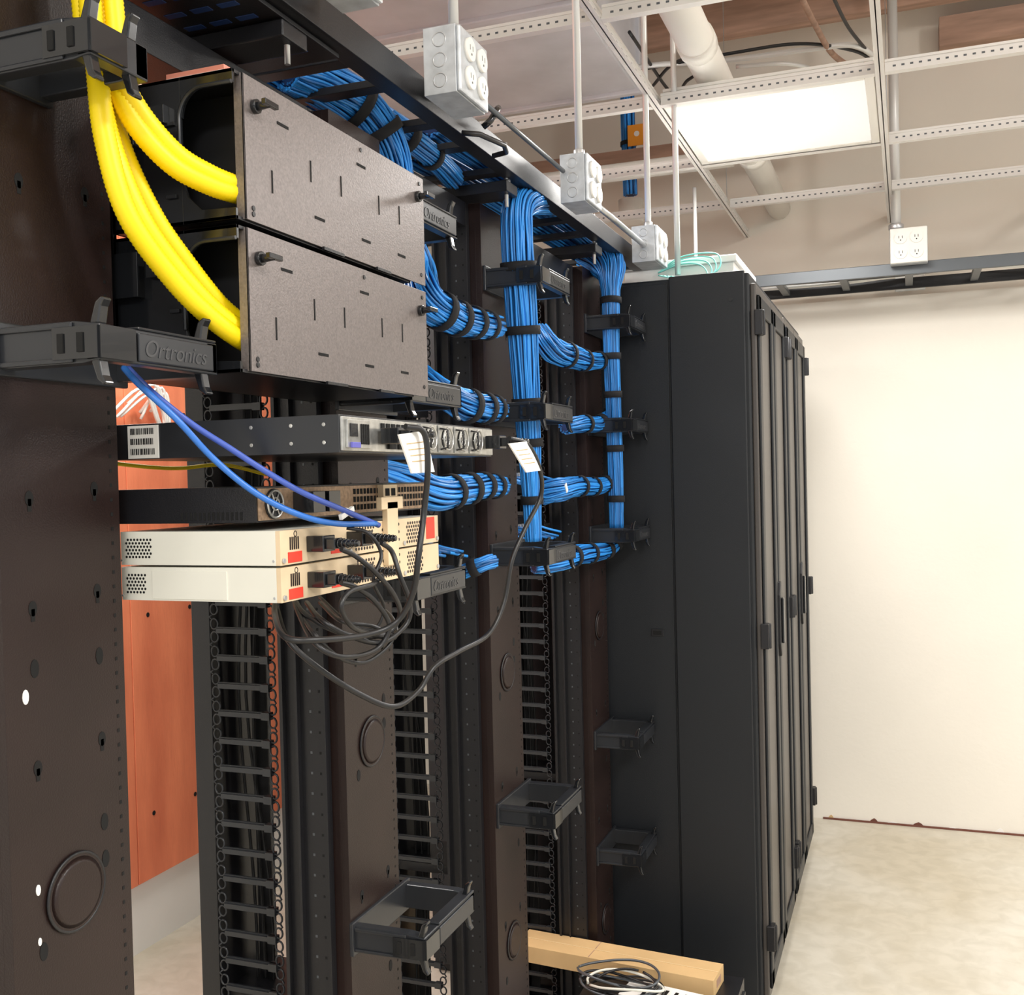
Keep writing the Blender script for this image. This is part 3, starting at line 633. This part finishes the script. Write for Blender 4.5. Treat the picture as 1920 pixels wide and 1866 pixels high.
# ------------------------------------------------------------------ boxes on conduits
def jbox(x,y,z,s,label,zt=3.3,face='X',d=.055,cr=.0085,hz=None,off=0):
    e=empty('outlet_box',(x,y,z),label,'electrical box')
    b=MB(); h=s/2; v=(hz or s)/2
    if face=='X':
        b.box(x-d,x,y-h,y+h,z-v,z+v,BOXG)
        for q in(-.6,0,.6): b.ring((x-d/2,y-h,z+q*v),(0,1,0),.011,.0012,STEEL,16,5)
    else:
        b.box(x-h,x+h,y,y+d,z-v,z+v,BOXG)
    px,py=(x-d/2,y) if face=='X' else (x+off,y+d/2)
    if zt>z+v+.05: b.cyl((px,py,z+v),(px,py,z+v+.022),cr*1.5,STEEL,12)
    b.obj('box_body',e,bevel=.004)
    b=MB()
    if face=='X': b.box(x,x+.007,y-h*.98,y+h*.98,z-v*.98,z+v*.98,BOXG)
    else: b.box(x-h*.98,x+h*.98,y-.006,y,z-v*.98,z+v*.98,WHITEP)
    b.obj('cover_plate',e,bevel=.003)
    for qa in(-.42,.42):
        for qb in(-.42,.42):
            b=MB(); r=v*.34
            if face=='X':
                yy=y+qa*h; zz=z+qb*v; b.cyl((x+.007,yy,zz),(x+.013,yy,zz),r,WHITEP,20)
                b.box(x+.013,x+.0134,yy-.006,yy-.0048,zz-.002,zz+.006,GR);b.box(x+.013,x+.0134,yy+.0048,yy+.006,zz-.002,zz+.006,GR);b.cyl((x+.013,yy,zz-.008),(x+.0134,yy,zz-.008),.002,GR,8)
            else:
                xx=x+qa*h; zz=z+qb*v; b.cyl((xx,y-.010,zz),(xx,y-.006,zz),r,WHITEP,20)
                b.box(xx-.007,xx-.005,y-.0105,y-.010,zz-.002,zz+.008,HOLE);b.box(xx+.005,xx+.007,y-.0105,y-.010,zz-.002,zz+.008,HOLE);b.cyl((xx,y-.0105,zz-.009),(xx,y-.010,zz-.009),.0025,HOLE,8)
            b.obj('receptacle',e)
    if zt>z+v+.05:
        c=MB(); c.tube([(px,py,z+v+.02),(px,py,zt)],cr,CONDU,14); c.obj('conduit_drop',e)
jbox(-.645,1.205,2.235,.115,'grey steel outlet box hanging by the cable tray',zt=3.5)
jbox(-.645,1.575,2.203,.118,'galvanised outlet box with four receptacles on a conduit',zt=3.5,hz=.105)
jbox(-.645,2.265,2.198,.112,'galvanised outlet box on a conduit beside the tray',zt=3.5,hz=.105)
jbox(-.645,2.95,2.190,.13,'galvanised outlet box at the end of the tray',zt=3.5,hz=.10,d=.065)
jbox(.015,4.40,2.415,.138,'white four-receptacle outlet box hanging by the far tray',face='Y',zt=3.5,cr=.019,off=-.045)
jbox(.02,4.78,2.365,.12,'white outlet box on the wall behind the far tray',face='Y',zt=0)
for (x,y,z0,z1,r) in((-.62,3.07,2.13,3.5,.0085),(-.72,3.9,2.106,2.60,.007)):
    b=MB(); b.tube([(x,y,z0),(x,y,z1)],r,CONDU,14); b.obj('conduit_pipe',label='vertical grey metal conduit above the cabinets',category='conduit',group='vertical conduits')
b=MB(); b.tube([(-.675,2.33,2.185),(-.675,2.88,2.185)],.0075,STEEL,12); b.obj('conduit_pipe',label='horizontal conduit linking two outlet boxes along the tray',category='conduit')
b=MB(); b.tube([(-.69,1.64,2.212),(-.69,2.20,2.212)],.005,GR,12); b.obj('conduit_pipe',label='thin horizontal conduit resting against the tray rail',category='conduit')
bundle('blue_cable_bundle',[(-1.13,4.57,3.3),(-1.13,4.57,3.05),(-1.125,4.57,2.78)],.03,30,.004,'blue cable bundle hanging from the roof with straps',straps=(.3,.6,.9),n=6)
b=MB(); b.box(-1.12,-1.04,4.52,4.526,2.98,3.07,ORANGE); b.cyl((-1.08,4.519,3.03),(-1.08,4.52,3.03),.012,PAPER,12); b.obj('warning_tag',label='orange tag hanging on the blue cable bundle',category='tag')
b=MB(); b.cyl((-1.125,4.57,2.66),(-1.125,4.57,2.76),.055,GREYPIPE,20); b.obj('pipe_sleeve',label='white pipe sleeve below the hanging blue bundle',category='pipe sleeve')

# ------------------------------------------------------------------ cabinets
def cabinet(y0,y1,k):
    e=empty('server_cabinet',(-.85,(y0+y1)/2,0),'tall charcoal enclosed server cabinet '+('with flat side panel' if k==0 else 'standing at the end of the row'),'server cabinet','enclosed cabinets')
    X1=-.405; X0=-1.42; H=2.105
    b=MB(); b.box(X0,X1,y0,y1,.03,H,CAB)
    b.box(X0,X1-.02,y0+.02,y1-.02,0,.03,BLACK2)
    b.obj('cabinet_body',e,bevel=.006)
    if k==0:
        b=MB(); b.box(-.628,X1-.012,y0-.012,y0,.03,H+.004,CAB); b.obj('side_panel',e,bevel=.003)
        b=MB(); b.box(X0,-.634,y0-.006,y0,.05,H-.015,CAB); b.box(-.70,-.665,y0-.010,y0-.006,1.085,1.105,BLACK); b.box(-.695,-.67,y0-.0105,y0-.009,1.089,1.101,HOLE)
        b.obj('side_panel',e,bevel=.003)
        b=MB()
        b.cyl((-.455,y0-.012,2.03),(-.455,y0-.015,2.03),.005,BLACK,12)
        b.obj('panel_screw',e)
    ym=(y0+y1)/2
    for (a,c,s) in((y0+.012,ym-.003,0),(ym+.003,y1-.012,1)):
        b=MB(); b.box(X1,X1+.016,a,c,.06,H-.03,CABD)
        o=b.obj('door',e,bevel=.004)
        fr=MB(); t=.045
        fr.box(X1+.016,X1+.024,a+.01,a+.01+t,.09,H-.06,CAB); fr.box(X1+.016,X1+.024,c-.01-t,c-.01,.09,H-.06,CAB)
        fr.box(X1+.016,X1+.024,a+.01,c-.01,H-.11,H-.06,CAB); fr.box(X1+.016,X1+.024,a+.01,c-.01,.09,.14,CAB)
        q=fr.obj('door_frame'); q.parent=o; bm=q.modifiers.new('bevel','BEVEL'); bm.width=.004; bm.segments=2
        hy=a+.01 if s==0 else c-.01
        for z in(1.965,1.09,.24):
            h=MB(); h.box(X1+.012,X1+.034,hy-.018,hy+.018,z-.035,z+.035,BLACK); h.cyl((X1+.034,hy,z-.035),(X1+.034,hy,z+.035),.006,BLACK,10)
            q=h.obj('hinge'); q.parent=o; bm=q.modifiers.new('bevel','BEVEL'); bm.width=.003; bm.segments=2
    h=MB(); h.prism([(ym-.03,1.02),(ym-.012,.98),(ym+.012,.98),(ym+.03,1.02),(ym+.03,1.17),(ym+.012,1.21),(ym-.012,1.21),(ym-.03,1.17)],'X',X1+.016,X1+.032,BLACK)
    h.box(X1+.032,X1+.040,ym-.012,ym+.012,1.02,1.16,GLOSS); h.obj('handle',e,bevel=.003)
cabinet(2.985,3.685,0); cabinet(3.695,4.40,1)
b=MB(); b.box(-.80,-.47,3.15,3.55,2.106,2.175,PAPER); b.box(-.81,-.46,3.14,3.56,2.168,2.19,PAPER); b.obj('white_carton',bevel=.003,label='flat white carton lying on top of the cabinet',category='box')
for k in range(4):
    pts=[(-.66+.01*k,2.99+.01*k,2.118),(-.60,3.05+.01*k,2.112+.003*k),(-.54+.010*k,3.09,2.12+.005*k),(-.56+.015*k,3.115,2.16+.010*k),(-.62,3.12,2.17+.007*k),(-.69,3.12,2.15)]
    cable('teal_fibre_cable',pts,.0022,TEAL,'teal fibre cable looped on top of the cabinet',group='teal fibre cables')

# ------------------------------------------------------------------ far wall tray
e=empty('wall_cable_tray',(.5,4.62,2.33),'grey-black ladder tray running along the back wall','cable tray')
b=MB()
b.box(-.62,4.0,4.46,4.475,2.312,2.360,GR); b.box(-.62,4.0,4.76,4.775,2.305,2.350,BLACK)
b.obj('side_rail',e,bevel=.002)
x=-.50
while x<3.9:
    b=MB(); b.box(x,x+.03,4.476,4.759,2.314,2.334,GR); b.obj('rung',e,bevel=.002); x+=.25
cable('grey_cable',[(-.6,4.70,2.345),(-.2,4.68,2.342),(.2,4.70,2.37),(.5,4.69,2.35),(1.2,4.7,2.345)],.011,CONDU,'grey cable resting on the far tray')
cable('dark_cable',[(-.6,4.60,2.345),(-.1,4.62,2.342),(.3,4.60,2.35),(.6,4.62,2.36),(1.2,4.6,2.345)],.010,CORD,'dark cable resting on the far tray')

# ------------------------------------------------------------------ items low between racks
b=MB(); b.box(-.80,-.42,2.34,2.74,0,.240,BLACK)
b.box(-.42,-.414,2.36,2.72,.02,.215,GREYBLK)
for k in range(8): b.box(-.414,-.413,2.38+k*.042,2.405+k*.042,.06,.18,HOLE)
b.obj('equipment_case',bevel=.004,label='low black equipment case on the floor between racks',category='equipment case')
Rz=Matrix.Rotation(math.radians(-5),3,'Z')
b=MB(); c=Vector((-.745,2.68,.263)); b.obox(c,(.55,.10,.044),Rz,CARD); b.obox(c+Vector((0,0,.0225)),(.548,.004,.001),Rz,TAPE)
b.obox(c+Rz@Vector((-.06,0,.0225)),(.002,.098,.0008),Rz,WOOD)
b.obox(c+Rz@Vector((.2753,0,.0)),(.001,.04,.02),Rz,WOOD)
b.obj('cardboard_box',bevel=.002,label='long narrow tan cardboard box on top of black case',category='box')
b=MB(); R2=Matrix.Rotation(-.15,3,'Z'); b.obox((-.575,2.51,.2515),(.24,.15,.022),R2,PAPER)
for k in range(7): b.obox(Vector((-.575,2.51,.263))+R2@Vector((-.065+.025*k,0,0)),(.009,.11,.001),R2,CORD)
b.obj('printed_carton',bevel=.002,label='flat white printed carton with black stripes',category='box')
rs=random.Random(5)
for k in range(7):
    P=[]; rx=rs.uniform(.07,.105); ry=rs.uniform(.045,.07); cx=-.695+rs.uniform(-.02,.025); cy=2.53+rs.uniform(-.015,.012); p0=rs.uniform(0,6)
    for t in range(15):
        a=t/14*6.1+p0; P.append((cx+rx*math.cos(a),cy+ry*math.sin(a),.268+.006*k+.007*math.sin(2*a+k)))
    cable('coiled_cable',P,.0032,(CORD,CORD,GR,CORD,GREYW,CORD,GR)[k],'loosely coiled '+('grey' if k in(2,4,6) else 'black')+' cable in front of the cardboard box',group='coiled cable loops',n=4)

# ------------------------------------------------------------------ ambient
w=bpy.data.worlds.new('world'); sc.world=w; w.use_nodes=True; w.node_tree.nodes['Background'].inputs[0].default_value=(1,.985,.965,1); w.node_tree.nodes['Background'].inputs[1].default_value=1.15
sc.view_settings.view_transform='Standard'; sc.view_settings.exposure=.0
for o in bpy.data.objects:
    if '_w' in o.keys(): del o['_w']
